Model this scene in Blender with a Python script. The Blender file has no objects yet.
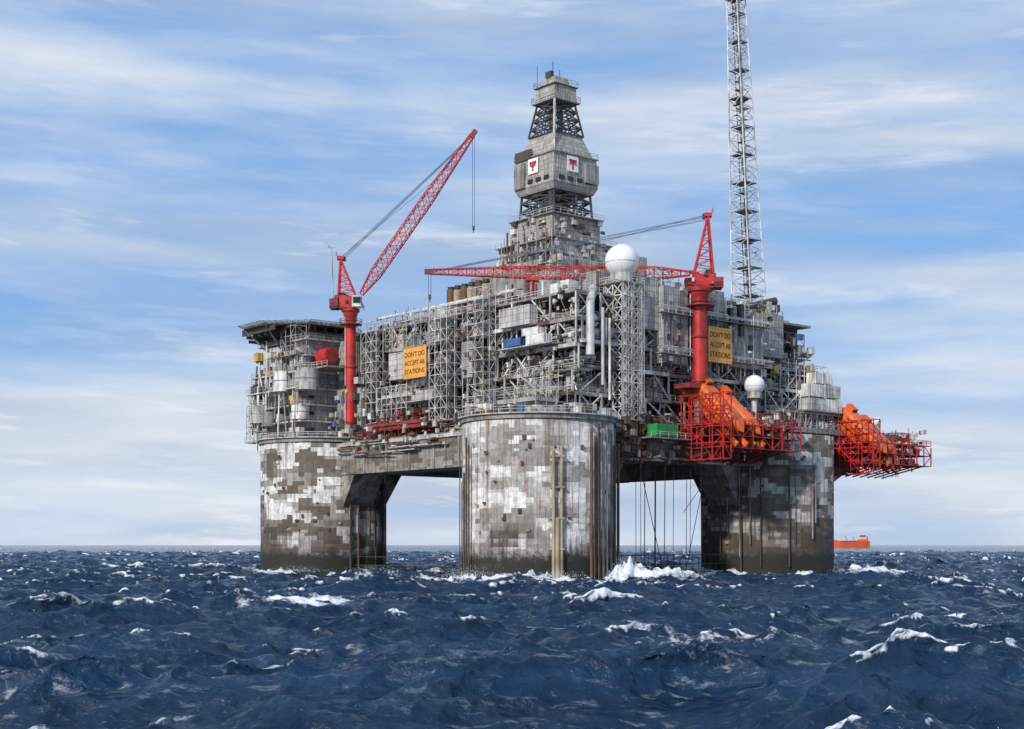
import bpy, math, random
import numpy as np
from mathutils import Vector, Matrix
R = random.Random(11)
sc = bpy.context.scene
COL = bpy.context.collection
FW = Vector((5.3, 285.7, 0)); ANG = math.radians(40)
M = Matrix.Translation(FW) @ Matrix.Rotation(ANG, 4, 'Z')
def V(*a): return Vector(a)
WX = V(0.766, -0.643, 0)      # world +X expressed in the platform frame
CAMD = V(-0.657, -0.754, 0)   # platform frame direction of the corner bisector

# ------------------------------------------------------------------ materials
def nodes(name):
    m = bpy.data.materials.new(name); m.use_nodes = True
    nt = m.node_tree; b = nt.nodes['Principled BSDF']
    return m, nt, b
def mixc(nt, fac, a, b, mode='MIX'):
    n = nt.nodes.new('ShaderNodeMix'); n.data_type = 'RGBA'; n.blend_type = mode
    for i, x in ((0, fac), (6, a), (7, b)):
        if hasattr(x, 'links'): nt.links.new(x, n.inputs[i])
        else: n.inputs[i].default_value = x if i == 0 else (*x[:3], 1)
    return n.outputs[2]
def math_(nt, op, a, b=None, c=None, clamp=False):
    n = nt.nodes.new('ShaderNodeMath'); n.operation = op; n.use_clamp = clamp
    for i, x in enumerate((a, b, c)):
        if x is None: continue
        if hasattr(x, 'links'): nt.links.new(x, n.inputs[i])
        else: n.inputs[i].default_value = x
    return n.outputs[0]
def ramp(nt, fac, stops, interp='LINEAR'):
    n = nt.nodes.new('ShaderNodeValToRGB'); n.color_ramp.interpolation = interp
    e = n.color_ramp.elements
    while len(e) < len(stops): e.new(0.5)
    for el, (p, c) in zip(e, stops):
        el.position = p; el.color = (c, c, c, 1) if not hasattr(c, '__len__') else (*c[:3], 1)
    nt.links.new(fac, n.inputs[0]); return n.outputs[0]
def mapping(nt, vec, scale, rot=(0, 0, 0)):
    n = nt.nodes.new('ShaderNodeMapping'); n.inputs['Scale'].default_value = scale; n.inputs['Rotation'].default_value = rot
    nt.links.new(vec, n.inputs[0]); return n.outputs[0]
def noise(nt, vec, scale, detail=4, rough=0.55, dist=0):
    n = nt.nodes.new('ShaderNodeTexNoise'); n.inputs['Scale'].default_value = scale
    n.inputs['Detail'].default_value = detail; n.inputs['Roughness'].default_value = rough; n.inputs['Distortion'].default_value = dist
    nt.links.new(vec, n.inputs['Vector']); return n.outputs['Fac']

def steel(name, col, rough=0.6, var=0.35, rust=0.25, panel=0, metal=0.0, rustcol=(0.12, 0.06, 0.03)):
    m, nt, b = nodes(name)
    oc = nt.nodes.new('ShaderNodeTexCoord').outputs['Object']
    n1 = noise(nt, oc, 0.4, 4)
    c = mixc(nt, 1.0, col, ramp(nt, n1, [(0.34, 1 - var), (0.60, 1.0)]), 'MULTIPLY')
    if panel:
        sx = nt.nodes.new('ShaderNodeSeparateXYZ'); nt.links.new(oc, sx.inputs[0])
        s = math_(nt, 'ADD', sx.outputs[0], sx.outputs[1])
        cb = nt.nodes.new('ShaderNodeCombineXYZ'); nt.links.new(s, cb.inputs[0]); nt.links.new(sx.outputs[2], cb.inputs[1])
        br = nt.nodes.new('ShaderNodeTexBrick'); nt.links.new(cb.outputs[0], br.inputs['Vector'])
        br.inputs['Scale'].default_value = 1.0; br.inputs['Brick Width'].default_value = panel * 2.2
        br.inputs['Row Height'].default_value = panel; br.inputs['Mortar Size'].default_value = 0.07
        br.inputs['Color1'].default_value = (1, 1, 1, 1); br.inputs['Color2'].default_value = (0.84, 0.85, 0.87, 1)
        br.inputs['Mortar'].default_value = (0.45, 0.44, 0.43, 1)
        c = mixc(nt, 1.0, c, br.outputs['Color'], 'MULTIPLY')
        w = math_(nt, 'SINE', math_(nt, 'MULTIPLY', s, 12.0))
        bp = nt.nodes.new('ShaderNodeBump'); bp.inputs['Distance'].default_value = 0.08; bp.inputs['Strength'].default_value = 0.6
        nt.links.new(w, bp.inputs['Height']); nt.links.new(bp.outputs[0], b.inputs['Normal'])
    if rust:
        st = noise(nt, mapping(nt, oc, (1.3, 1.3, 0.16)), 1.0, 4, 0.6)
        c = mixc(nt, ramp(nt, st, [(0.47, 0.0), (0.69, rust * 2.2 if rust < 0.45 else 1.0)]), c, rustcol)
    nt.links.new(c, b.inputs['Base Color']); b.inputs['Roughness'].default_value = rough; b.inputs['Metallic'].default_value = metal
    return m
mWhite = steel('white_painted_steel', (0.76, 0.755, 0.72), 0.5, 0.35, 0.32)
mPale = steel('pale_grey_steel', (0.55, 0.545, 0.52), 0.55, 0.4, 0.36)
mGrey = steel('grey_steel', (0.30, 0.295, 0.28), 0.6, 0.45, 0.4)
mDark = steel('dark_steel', (0.06, 0.058, 0.055), 0.7, 0.5, 0.25)
mVoid = steel('shaded_recess_steel', (0.026, 0.026, 0.026), 0.8, 0.5, 0.2)  # near-black base colour stands in for shade in module gaps and derrick interior
mPanel = steel('ribbed_cladding', (0.43, 0.42, 0.40), 0.55, 0.3, 0.32, panel=1.6)
mPanelL = steel('pale_cladding', (0.62, 0.605, 0.565), 0.55, 0.3, 0.32, panel=1.3)
mClad = steel('derrick_windwall', (0.47, 0.445, 0.40), 0.6, 0.3, 0.3, panel=1.1)
mRed = steel('red_crane_paint', (0.58, 0.022, 0.02), 0.5, 0.5, 0.15)
mRedD = steel('faded_red_steel', (0.32, 0.03, 0.026), 0.6, 0.6, 0.35)
mOrange = steel('lifeboat_orange', (0.84, 0.15, 0.02), 0.45, 0.35, 0.12)
mSign = steel('sign_orange', (0.80, 0.36, 0.06), 0.6, 0.2, 0.12)
mYel = steel('safety_yellow', (0.60, 0.40, 0.07), 0.5, 0.3, 0.2)
mRust = steel('rusty_brown_steel', (0.14, 0.075, 0.042), 0.75, 0.5, 0.3)
mTan = steel('tan_concrete_pipe', (0.44, 0.35, 0.24), 0.7, 0.35, 0.3)
mBlue = steel('blue_steel', (0.05, 0.13, 0.33), 0.5, 0.3, 0.1)
mGreen = steel('green_container_paint', (0.02, 0.30, 0.07), 0.5, 0.3, 0.1)
mDome = steel('radome_white', (0.82, 0.82, 0.79), 0.35, 0.1, 0.06)
mGlass = steel('dark_window', (0.02, 0.025, 0.03), 0.15, 0.1, 0)
mBlack = steel('black_paint', (0.03, 0.03, 0.03), 0.6, 0.1, 0)
mCable = steel('blue_grey_wire_rope', (0.08, 0.12, 0.2), 0.5, 0.1, 0)
mSilver = steel('insulated_silver_pipe', (0.66, 0.655, 0.62), 0.35, 0.3, 0.18, metal=0.3)
PAL = [mWhite, mPale, mPale, mGrey, mGrey, mSilver, mPanelL]
PALX = PAL + [mDark, mRust, mYel, mDark, mDark, mTan, mBlue, mRust, mWhite, mGrey]

def concrete(name, st1, st2, low=7.0, seed=0.0, beam=False, streak=.75, th=(.60, .61, .36), blotf=.65):
    m, nt, b = nodes(name)
    tc = nt.nodes.new('ShaderNodeTexCoord')
    if beam:
        sx = nt.nodes.new('ShaderNodeSeparateXYZ'); nt.links.new(tc.outputs['Object'], sx.inputs[0])
        cb = nt.nodes.new('ShaderNodeCombineXYZ'); nt.links.new(math_(nt, 'ADD', sx.outputs[0], sx.outputs[1]), cb.inputs[0]); nt.links.new(sx.outputs[2], cb.inputs[1])
        uv = cb.outputs[0]
    else: uv = tc.outputs['UV']
    def snapped(ix, iy, sd):
        sn = nt.nodes.new('ShaderNodeVectorMath'); sn.operation = 'SNAP'; sn.inputs[1].default_value = (ix, iy, 1)
        ad = nt.nodes.new('ShaderNodeVectorMath'); ad.operation = 'ADD'; ad.inputs[1].default_value = (sd, sd * 1.7, sd)
        nt.links.new(uv, sn.inputs[0]); nt.links.new(sn.outputs[0], ad.inputs[0]); return ad.outputs[0]
    A = noise(nt, mapping(nt, snapped(3.06, 1.6, seed), (0.075, 0.12, 1)), 1.0, 1, 0.5)
    B = noise(nt, mapping(nt, snapped(1.53, 1.0, seed+7), (0.13, 0.26, 1)), 1.0, 1, 0.5)
    C = noise(nt, mapping(nt, snapped(1.1, .8, seed+23), (0.10, 0.34, 1)), 1.0, 1, 0.5)
    c = ramp(nt, A, st1, 'CONSTANT')
    oc = tc.outputs['Object']
    blot = noise(nt, mapping(nt, oc, (.12, .12, .09)), 1.0, 5, 0.65)
    c = mixc(nt, ramp(nt, blot, [(0.47, 0.0), (0.68, blotf)]), c, (0.14, 0.115, 0.085))
    c = mixc(nt, ramp(nt, B, [(0, 0), (th[0], 1)], 'CONSTANT'), c, st2[0])
    c = mixc(nt, ramp(nt, C, [(0, 0), (th[1], 1)], 'CONSTANT'), c, st2[1])
    c = mixc(nt, ramp(nt, B, [(0, 1), (th[2], 0)], 'CONSTANT'), c, st2[2])
    fine = noise(nt, oc, 0.9, 7, 0.72)
    c = mixc(nt, 1.0, c, ramp(nt, fine, [(0.32, 0.5), (0.62, 1.08)]), 'MULTIPLY')
    st = noise(nt, mapping(nt, oc, (0.9, 0.9, 0.045)), 1.0, 6, 0.7)
    c = mixc(nt, ramp(nt, st, [(0.49, 0.0), (0.64, streak)]), c, (0.10, 0.07, 0.045))
    st2_ = noise(nt, mapping(nt, oc, (2.2, 2.2, 0.07)), 1.3, 5, 0.7)
    c = mixc(nt, ramp(nt, st2_, [(0.54, 0.0), (0.66, .8)]), c, (0.17, 0.068, 0.028))
    br = nt.nodes.new('ShaderNodeTexBrick'); nt.links.new(uv, br.inputs['Vector'])
    br.inputs['Scale'].default_value = 1; br.inputs['Brick Width'].default_value = 9.18; br.inputs['Row Height'].default_value = 3.2
    br.inputs['Mortar Size'].default_value = 0.04; br.offset = 0
    br.inputs['Color1'].default_value = br.inputs['Color2'].default_value = (1, 1, 1, 1); br.inputs['Mortar'].default_value = (0.6, 0.58, 0.56, 1)
    c = mixc(nt, 0.55, c, br.outputs['Color'], 'MULTIPLY')
    if not beam:
        sz = nt.nodes.new('ShaderNodeSeparateXYZ'); nt.links.new(oc, sz.inputs[0])
        hz = math_(nt, 'ADD', sz.outputs[2], math_(nt, 'MULTIPLY', math_(nt, 'SUBTRACT', st, 0.5), 18.0))
        hz = math_(nt, 'ADD', hz, math_(nt, 'MULTIPLY', math_(nt, 'SUBTRACT', A, 0.5), 26.0))
        k = math_(nt, 'DIVIDE', hz, low)
        c = mixc(nt, ramp(nt, k, [(0.4, 0.93), (0.62, 0.62), (1.0, 0.0)]), c, (0.048, 0.036, 0.026))
        hard = math_(nt, 'ADD', sz.outputs[2], math_(nt, 'MULTIPLY', math_(nt, 'SUBTRACT', fine, 0.5), 5.0))
        c = mixc(nt, ramp(nt, math_(nt, 'DIVIDE', hard, 8.0), [(0.50, 0.95), (0.70, 0.0)]), c, (0.013, 0.014, 0.010))
    nt.links.new(c, b.inputs['Base Color']); b.inputs['Roughness'].default_value = 0.85
    bp = nt.nodes.new('ShaderNodeBump'); bp.inputs['Distance'].default_value = 0.25; bp.inputs['Strength'].default_value = 0.5
    nt.links.new(fine, bp.inputs['Height']); nt.links.new(bp.outputs[0], b.inputs['Normal'])
    return m
def g3(v, w=.02): return (v+w*.6, v+w*.1, v-w)
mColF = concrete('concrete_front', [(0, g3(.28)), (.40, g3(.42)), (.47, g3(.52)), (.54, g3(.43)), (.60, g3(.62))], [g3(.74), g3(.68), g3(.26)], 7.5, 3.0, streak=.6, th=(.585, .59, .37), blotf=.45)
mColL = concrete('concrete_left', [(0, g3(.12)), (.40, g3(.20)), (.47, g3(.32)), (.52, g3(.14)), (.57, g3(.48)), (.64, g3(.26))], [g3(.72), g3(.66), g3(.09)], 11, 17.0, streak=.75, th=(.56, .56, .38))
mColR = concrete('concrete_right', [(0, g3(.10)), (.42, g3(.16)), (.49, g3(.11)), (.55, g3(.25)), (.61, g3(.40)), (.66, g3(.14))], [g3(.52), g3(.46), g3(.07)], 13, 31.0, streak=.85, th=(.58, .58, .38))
mBeam = concrete('concrete_beam', [(0, g3(.15)), (.44, g3(.23)), (.5, g3(.18)), (.56, g3(.29))], [g3(.34), g3(.29), g3(.11)], beam=True, seed=5)

# ------------------------------------------------------------------ mesh builder
class MB:
    def __init__(s): s.v = []; s.f = []; s.m = []; s.sm = []; s.mats = []
    def mi(s, mat):
        if mat not in s.mats: s.mats.append(mat)
        return s.mats.index(mat)
    def add(s, vs, fs, mat, smooth=False):
        o = len(s.v); s.v += [tuple(x) for x in vs]; i = s.mi(mat)
        for f in fs: s.f.append([o + k for k in f]); s.m.append(i); s.sm.append(smooth)
    def box(s, x0, x1, y0, y1, z0, z1, mat):
        if x0 > x1: x0, x1 = x1, x0
        if y0 > y1: y0, y1 = y1, y0
        s.add([(x0,y0,z0),(x1,y0,z0),(x1,y1,z0),(x0,y1,z0),(x0,y0,z1),(x1,y0,z1),(x1,y1,z1),(x0,y1,z1)],
              [(0,3,2,1),(4,5,6,7),(0,1,5,4),(1,2,6,5),(2,3,7,6),(3,0,4,7)], mat)
    def frus(s, cx, cy, w0, z0, w1, z1, mat):
        vs = []
        for w, z in ((w0, z0), (w1, z1)):
            vs += [(cx-w/2,cy-w/2,z),(cx+w/2,cy-w/2,z),(cx+w/2,cy+w/2,z),(cx-w/2,cy+w/2,z)]
        s.add(vs, [(0,3,2,1),(4,5,6,7),(0,1,5,4),(1,2,6,5),(2,3,7,6),(3,0,4,7)], mat)
    def obox(s, c, a, b, d, mat):
        c, a, b, d = Vector(c), Vector(a), Vector(b), Vector(d)
        vs = [c-a-b-d, c+a-b-d, c+a+b-d, c-a+b-d, c-a-b+d, c+a-b+d, c+a+b+d, c-a+b+d]
        s.add(vs, [(0,3,2,1),(4,5,6,7),(0,1,5,4),(1,2,6,5),(2,3,7,6),(3,0,4,7)], mat)
    def tube(s, p, q, r, mat, n=6, r2=None):
        p, q = Vector(p), Vector(q); d = q - p
        if d.length < 1e-4: return
        d.normalize(); up = V(0, 0, 1) if abs(d.z) < 0.95 else V(1, 0, 0)
        a = d.cross(up).normalized(); b = a.cross(d)
        r2 = r if r2 is None else r2; vs = []
        off = math.pi / 4 if n == 4 else 0
        for c, rr in ((p, r), (q, r2)):
            for i in range(n):
                t = 2 * math.pi * i / n + off; vs.append(c + a * (math.cos(t) * rr) + b * (math.sin(t) * rr))
        fs = [(i, (i + 1) % n, n + (i + 1) % n, n + i) for i in range(n)]
        s.add(vs, fs, mat, n > 6)
        if n > 4: s.add(vs, [tuple(range(n - 1, -1, -1)), tuple(range(n, 2 * n))], mat)
    def sphere(s, c, r, mat, nu=24, nv=14, sz=1):
        vs = []; fs = []
        for j in range(nv + 1):
            ph = math.pi * j / nv
            for i in range(nu):
                t = 2 * math.pi * i / nu
                vs.append((c[0] + r*math.sin(ph)*math.cos(t), c[1] + r*math.sin(ph)*math.sin(t), c[2] + r*sz*math.cos(ph)))
        for j in range(nv):
            for i in range(nu):
                a = j*nu+i; b = j*nu+(i+1) % nu; fs.append((a, a+nu, b+nu, b))
        s.add(vs, fs, mat, True)
    def rail(s, pts, mat, h=1.15, step=2.2, r=0.05, closed=False):
        pts = [Vector(p) for p in pts]
        if closed: pts.append(pts[0])
        for p, q in zip(pts, pts[1:]):
            L = (q - p).length; k = max(1, int(L / step))
            for i in range(k + 1):
                a = p.lerp(q, i / k); s.tube(a, a + V(0, 0, h), r, mat, 4)
            for hh in (h, h * .55): s.tube(p + V(0, 0, hh), q + V(0, 0, hh), r, mat, 4)
    def truss(s, p, q, wf, n, r, mat, rb=None, up=None):
        p, q = Vector(p), Vector(q); d = (q - p).normalized(); rb = rb or r * .6
        u = up or (V(0, 0, 1) if abs(d.z) < 0.9 else V(1, 0, 0))
        a = d.cross(u).normalized(); b = a.cross(d)
        rings = []
        for i in range(n + 1):
            t = i / n; w = wf(t); c = p.lerp(q, t)
            rings.append([c + a*w + b*w, c - a*w + b*w, c - a*w - b*w, c + a*w - b*w])
        for i in range(n):
            for k in range(4):
                s.tube(rings[i][k], rings[i+1][k], r, mat, 4)
                k2 = (k + 1) % 4
                if i % 2: s.tube(rings[i][k], rings[i+1][k2], rb, mat, 4)
                else: s.tube(rings[i][k2], rings[i+1][k], rb, mat, 4)
                s.tube(rings[i][k], rings[i][k2], rb, mat, 4)
        return rings
    def scaffold(s, x0, x1, y0, y1, z0, z1, nx, ny, nz, r, mat, floors=None, X=False, drop=0.0):
        xs = [x0 + (x1-x0)*i/nx for i in range(nx+1)]; ys = [y0 + (y1-y0)*i/ny for i in range(ny+1)]
        zs = [z0 + (z1-z0)*i/nz for i in range(nz+1)]
        for x in xs:
            for y in ys: s.tube((x, y, z0), (x, y, z1 + R.uniform(-.6, .9)*(drop > 0)), r, mat, 4)
        for z in zs:
            for x in xs: s.tube((x, y0, z), (x, y1, z), r*.8, mat, 4)
            for y in ys: s.tube((x0, y, z), (x1, y, z), r*.8, mat, 4)
        for k in range(nz):
            for i in range(nx):
                for y in (y0, y1):
                    if R.random() < drop: continue
                    a, b = (xs[i], xs[i+1]) if (i + k) % 2 else (xs[i+1], xs[i])
                    s.tube((a, y, zs[k]), (b, y, zs[k+1]), r*.7, mat, 4)
                    if X: s.tube((b, y, zs[k]), (a, y, zs[k+1]), r*.7, mat, 4)
            for i in range(ny):
                for x in (x0, x1):
                    if R.random() < drop: continue
                    a, b = (ys[i], ys[i+1]) if (i + k) % 2 else (ys[i+1], ys[i])
                    s.tube((x, a, zs[k]), (x, b, zs[k+1]), r*.7, mat, 4)
                    if X: s.tube((x, b, zs[k]), (x, a, zs[k+1]), r*.7, mat, 4)
        if floors:
            for z in zs[1:-1]: s.box(x0, x1, y0, y1, z - .06, z + .06, floors)
    def clutter(s, n, x0, x1, y0, y1, zs, smax=1.6, pal=None):
        for _ in range(n):
            x, y = R.uniform(x0, x1), R.uniform(y0, y1); z = R.choice(zs) if isinstance(zs, list) else R.uniform(*zs)
            s.box(x, x+R.uniform(.3, smax), y, y+R.uniform(.3, smax), z, z+R.uniform(.3, smax), R.choice(pal or PALX))
    def make(s, name, parent=None, world=False):
        me = bpy.data.meshes.new(name); me.from_pydata(s.v, [], s.f)
        for m in s.mats: me.materials.append(m)
        me.polygons.foreach_set('material_index', s.m); me.polygons.foreach_set('use_smooth', s.sm); me.update()
        ob = bpy.data.objects.new(name, me); COL.objects.link(ob)
        if parent: ob.parent = parent
        elif not world: ob.matrix_world = M
        return ob
def empty(name):
    e = bpy.data.objects.new(name, None); COL.objects.link(e); e.matrix_world = M; return e

PLAT = empty('offshore_oil_platform')

# ------------------------------------------------------------------ concrete columns
CR = 15.5; DU = 72; DV = 81
def column(cx, cy, mat, name):
    n = 128; zs = [-8, 32]; vs = []; fs = []
    for z in zs:
        for i in range(n):
            t = 2*math.pi*i/n; vs.append((cx + CR*math.cos(t), cy + CR*math.sin(t), z))
    for i in range(n): fs.append((i, (i+1) % n, n+(i+1) % n, n+i))
    fs.append(tuple(range(n, 2*n)))
    me = bpy.data.meshes.new(name); me.from_pydata(vs, [], fs)
    uv = me.uv_layers.new(name='UVMap'); k = 0
    P = 2*math.pi*CR/n
    for i in range(n):
        for (a, z) in ((i, -8), (i+1, -8), (i+1, 32), (i, 32)):
            uv.data[k].uv = (a*P, z); k += 1
    me.materials.append(mat); me.polygons.foreach_set('use_smooth', [True]*n + [False])
    ob = bpy.data.objects.new(name, me); COL.objects.link(ob); ob.parent = PLAT
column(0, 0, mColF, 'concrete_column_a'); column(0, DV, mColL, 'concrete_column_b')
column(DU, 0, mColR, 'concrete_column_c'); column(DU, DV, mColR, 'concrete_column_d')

mb = MB()
def ring(cx, cy, r0, z0, z1, mat, n=64):
    vs = []
    for z in (z0, z1):
        for i in range(n): t = 2*math.pi*i/n; vs.append((cx+r0*math.cos(t), cy+r0*math.sin(t), z))
    mb.add(vs, [(i, (i+1) % n, n+(i+1) % n, n+i) for i in range(n)], mat, True)
    mb.add(vs, [tuple(range(n-1, -1, -1)), tuple(range(n, 2*n))], mat)
def circ(cx, cy, r, z, n=48): return [(cx+r*math.cos(2*math.pi*i/n), cy+r*math.sin(2*math.pi*i/n), z) for i in range(n)]
for (cx, cy) in ((0, 0), (0, DV)):
    ring(cx, cy, 15.9, 31.4, 32.3, mGrey); ring(cx, cy, 16.4, 32.3, 32.55, mPale)
    mb.rail(circ(cx, cy, 16.3, 32.55), mWhite, closed=True, step=2, r=.05)
B0, B1 = 23.5, 31.2
mb.box(13, 102, -4.5, 4.5, B0+1.5, B1, mBeam); mb.box(-4.5, 4.5, 13, DV-13, B0, B1, mBeam)
mb.box(13, 102, DV-4.5, DV+4.5, B0+1.5, B1, mBeam); mb.box(DU-4.5, DU+4.5, 13, DV-13, B0, B1, mBeam)
mb.box(-4.4, 4.4, DV+13, DV+20, B0+4, B1, mBeam)
for k in range(5): mb.box(-4.75, -4.5, 20+k*9, 20.7+k*9, B0, B1, mGrey)
mb.box(-4.9, -4.5, 13, DV-13, B1-1.1, B1-.3, mPale)
def haunch(px, py, dx, dy, w=4.2, zt=B0+1.6, L=7, H=11):
    e = V(dx, dy, 0); n = V(-dy, dx, 0)*w; p = V(px, py, 0)
    a = [p + n + V(0,0,zt), p + e*(L) + n + V(0,0,zt), p + n + V(0,0,zt-H)]
    b = [x - 2*n for x in a]
    mb.add(a + b, [(0,1,2),(5,4,3),(0,3,4,1),(1,4,5,2),(2,5,3,0)], mBeam)
haunch(14, 0, 1, 0); haunch(DU-14, 0, -1, 0); haunch(DU+14, 0, 1, 0, L=12, H=6); haunch(0, 14, 0, 1); haunch(0, DV-14, 0, -1)
haunch(14, DV, 1, 0); haunch(DU-14, DV, -1, 0); haunch(DU, 14, 0, 1); haunch(DU, DV-14, 0, -1)
mb.box(6, 100, -4.9, DV+4, 31.25, 33.2, mGrey)
for k in range(24):
    u = 8 + k*4; mb.box(u, u+.5, -6.2, -4.9, 30.2, 33.0, mRust if k % 3 else mGrey)
for k in range(18):
    v = 14 + k*3.3; mb.box(4.9, 6, v, v+.5, 30.5, 33.0, mRedD if k % 2 else mRust)
for k in range(30):
    u = 16 + R.random()*80; a = R.uniform(24.6, 26.2); mb.tube((u, -6, a), (u+R.uniform(5, 18), -6+R.uniform(-.5, 1), a), R.uniform(.12, .35), R.choice([mDark, mRust, mGrey, mPale]), 8)
mb.clutter(100, 62, 100, -6.5, -4.6, (25.5, 31), 1.5, [mDark, mRust, mGrey, mPale, mRedD, mTan, mDark])
mb.clutter(60, -6, -4.6, 17, 64, (28, 33.5), 1.3, [mDark, mRust, mGrey, mPale, mRedD, mWhite])
for k in range(14):
    v = 16 + R.random()*45; a = R.uniform(27, 31); mb.tube((-5.1-R.random(), v, a), (-5.1, v+R.uniform(5, 16), a), R.uniform(.1, .25), R.choice([mDark, mRust, mGrey, mPale]), 8)
def colpt(cx, cy, s, r):   # s = signed offset along the tangent (m)
    c = math.sqrt(max(0, 1-(s/CR)**2)); return V(cx, cy, 0) + (CAMD*c + WX*(s/CR))*r
for s, r, mt, z1 in ((2.9, .34, mTan, 25), (4.4, .34, mTan, 26), (3.65, .5, mTan, 12)):
    p = colpt(0, 0, s, 16.1); mb.tube(p+V(0,0,-4), p+V(0,0,z1), r, mt, 8)
for z in (6, 12, 18, 24):
    p = colpt(0, 0, 3.6, 16.0); mb.obox(p+V(0,0,z), WX*1.4, CAMD*.3, V(0,0,.15), mTan)
for k in range(14):
    s = 10.0 + k*.4; p = colpt(0, 0, s, 16.2 + .3*(k % 2)); mb.tube(p+V(0,0,-4), p+V(0,0,R.uniform(22, 31)), R.choice([.12, .2, .3]), R.choice([mRust, mDark, mRust, mGrey]), 8)
for k in range(5):
    s = -15.2 + k*.5; p = colpt(0, 0, s, 16.1); mb.tube(p+V(0,0,-4), p+V(0,0,R.uniform(18, 30)), R.choice([.1, .2]), R.choice([mRust, mDark, mRust]), 8)
for k in range(9):
    s = R.uniform(8, 15); p = colpt(0, DV, s, 16.0); mb.tube(p+V(0,0,R.uniform(-4, 8)), p+V(0,0,R.uniform(20, 31)), R.choice([.08, .14, .2]), R.choice([mRust, mDark, mDark, mDark]), 8)
for k in range(10):
    s = R.uniform(-15, 12); p = colpt(DU, 0, s, 16.0); mb.tube(p+V(0,0,R.uniform(-4, 12)), p+V(0,0,R.uniform(20, 27)), R.choice([.08, .14, .2]), R.choice([mRust, mDark, mGrey, mDark]), 8)
for cx, cy in ((0, 0), (0, DV), (DU, 0)):
    for k in range(26):
        s = R.uniform(-14, 14); p = colpt(cx, cy, s, 15.65); z = R.uniform(6, 30)
        mb.obox(p+V(0,0,z), WX*R.uniform(.1, .4), CAMD*.15, V(0,0,R.uniform(.12, .5)), R.choice([mRust, mDark, mGrey]))
for k in range(13):
    u = 21 + k*2.6 + R.uniform(-1, 1); v = R.uniform(-2, 12)
    mb.tube((u, v, 26), (u + R.uniform(-.4, .4), v, -5), R.choice([.07, .1, .18, .28]), R.choice([mDark, mRust, mPale, mTan]), 6)
mb.tube((26, -3, 25), (33, -3, 3), .08, mDark, 4); mb.tube((48, -3, 26), (41, -3, 2), .08, mDark, 4); mb.tube((52, -3, 26), (40, -3, 14), .07, mDark, 4)
for z in (.8, 2.6, 4.6):
    mb.tube((14, -1, z), (58, -1, z), .12, mDark, 6); mb.tube((-1, 14, z-.6), (-1, 67, z-.6), .1, mDark, 6)
for k in range(22): u = 15 + k*2; mb.tube((u, -1, -3), (u, -1, 4.8), .07, mDark, 4)
for k in range(14): v = 15 + k*3.8; mb.tube((-1, v, -3), (-1, v, 4), .07, mDark, 4)
mb.make('concrete_beams_and_risers', PLAT)

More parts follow.
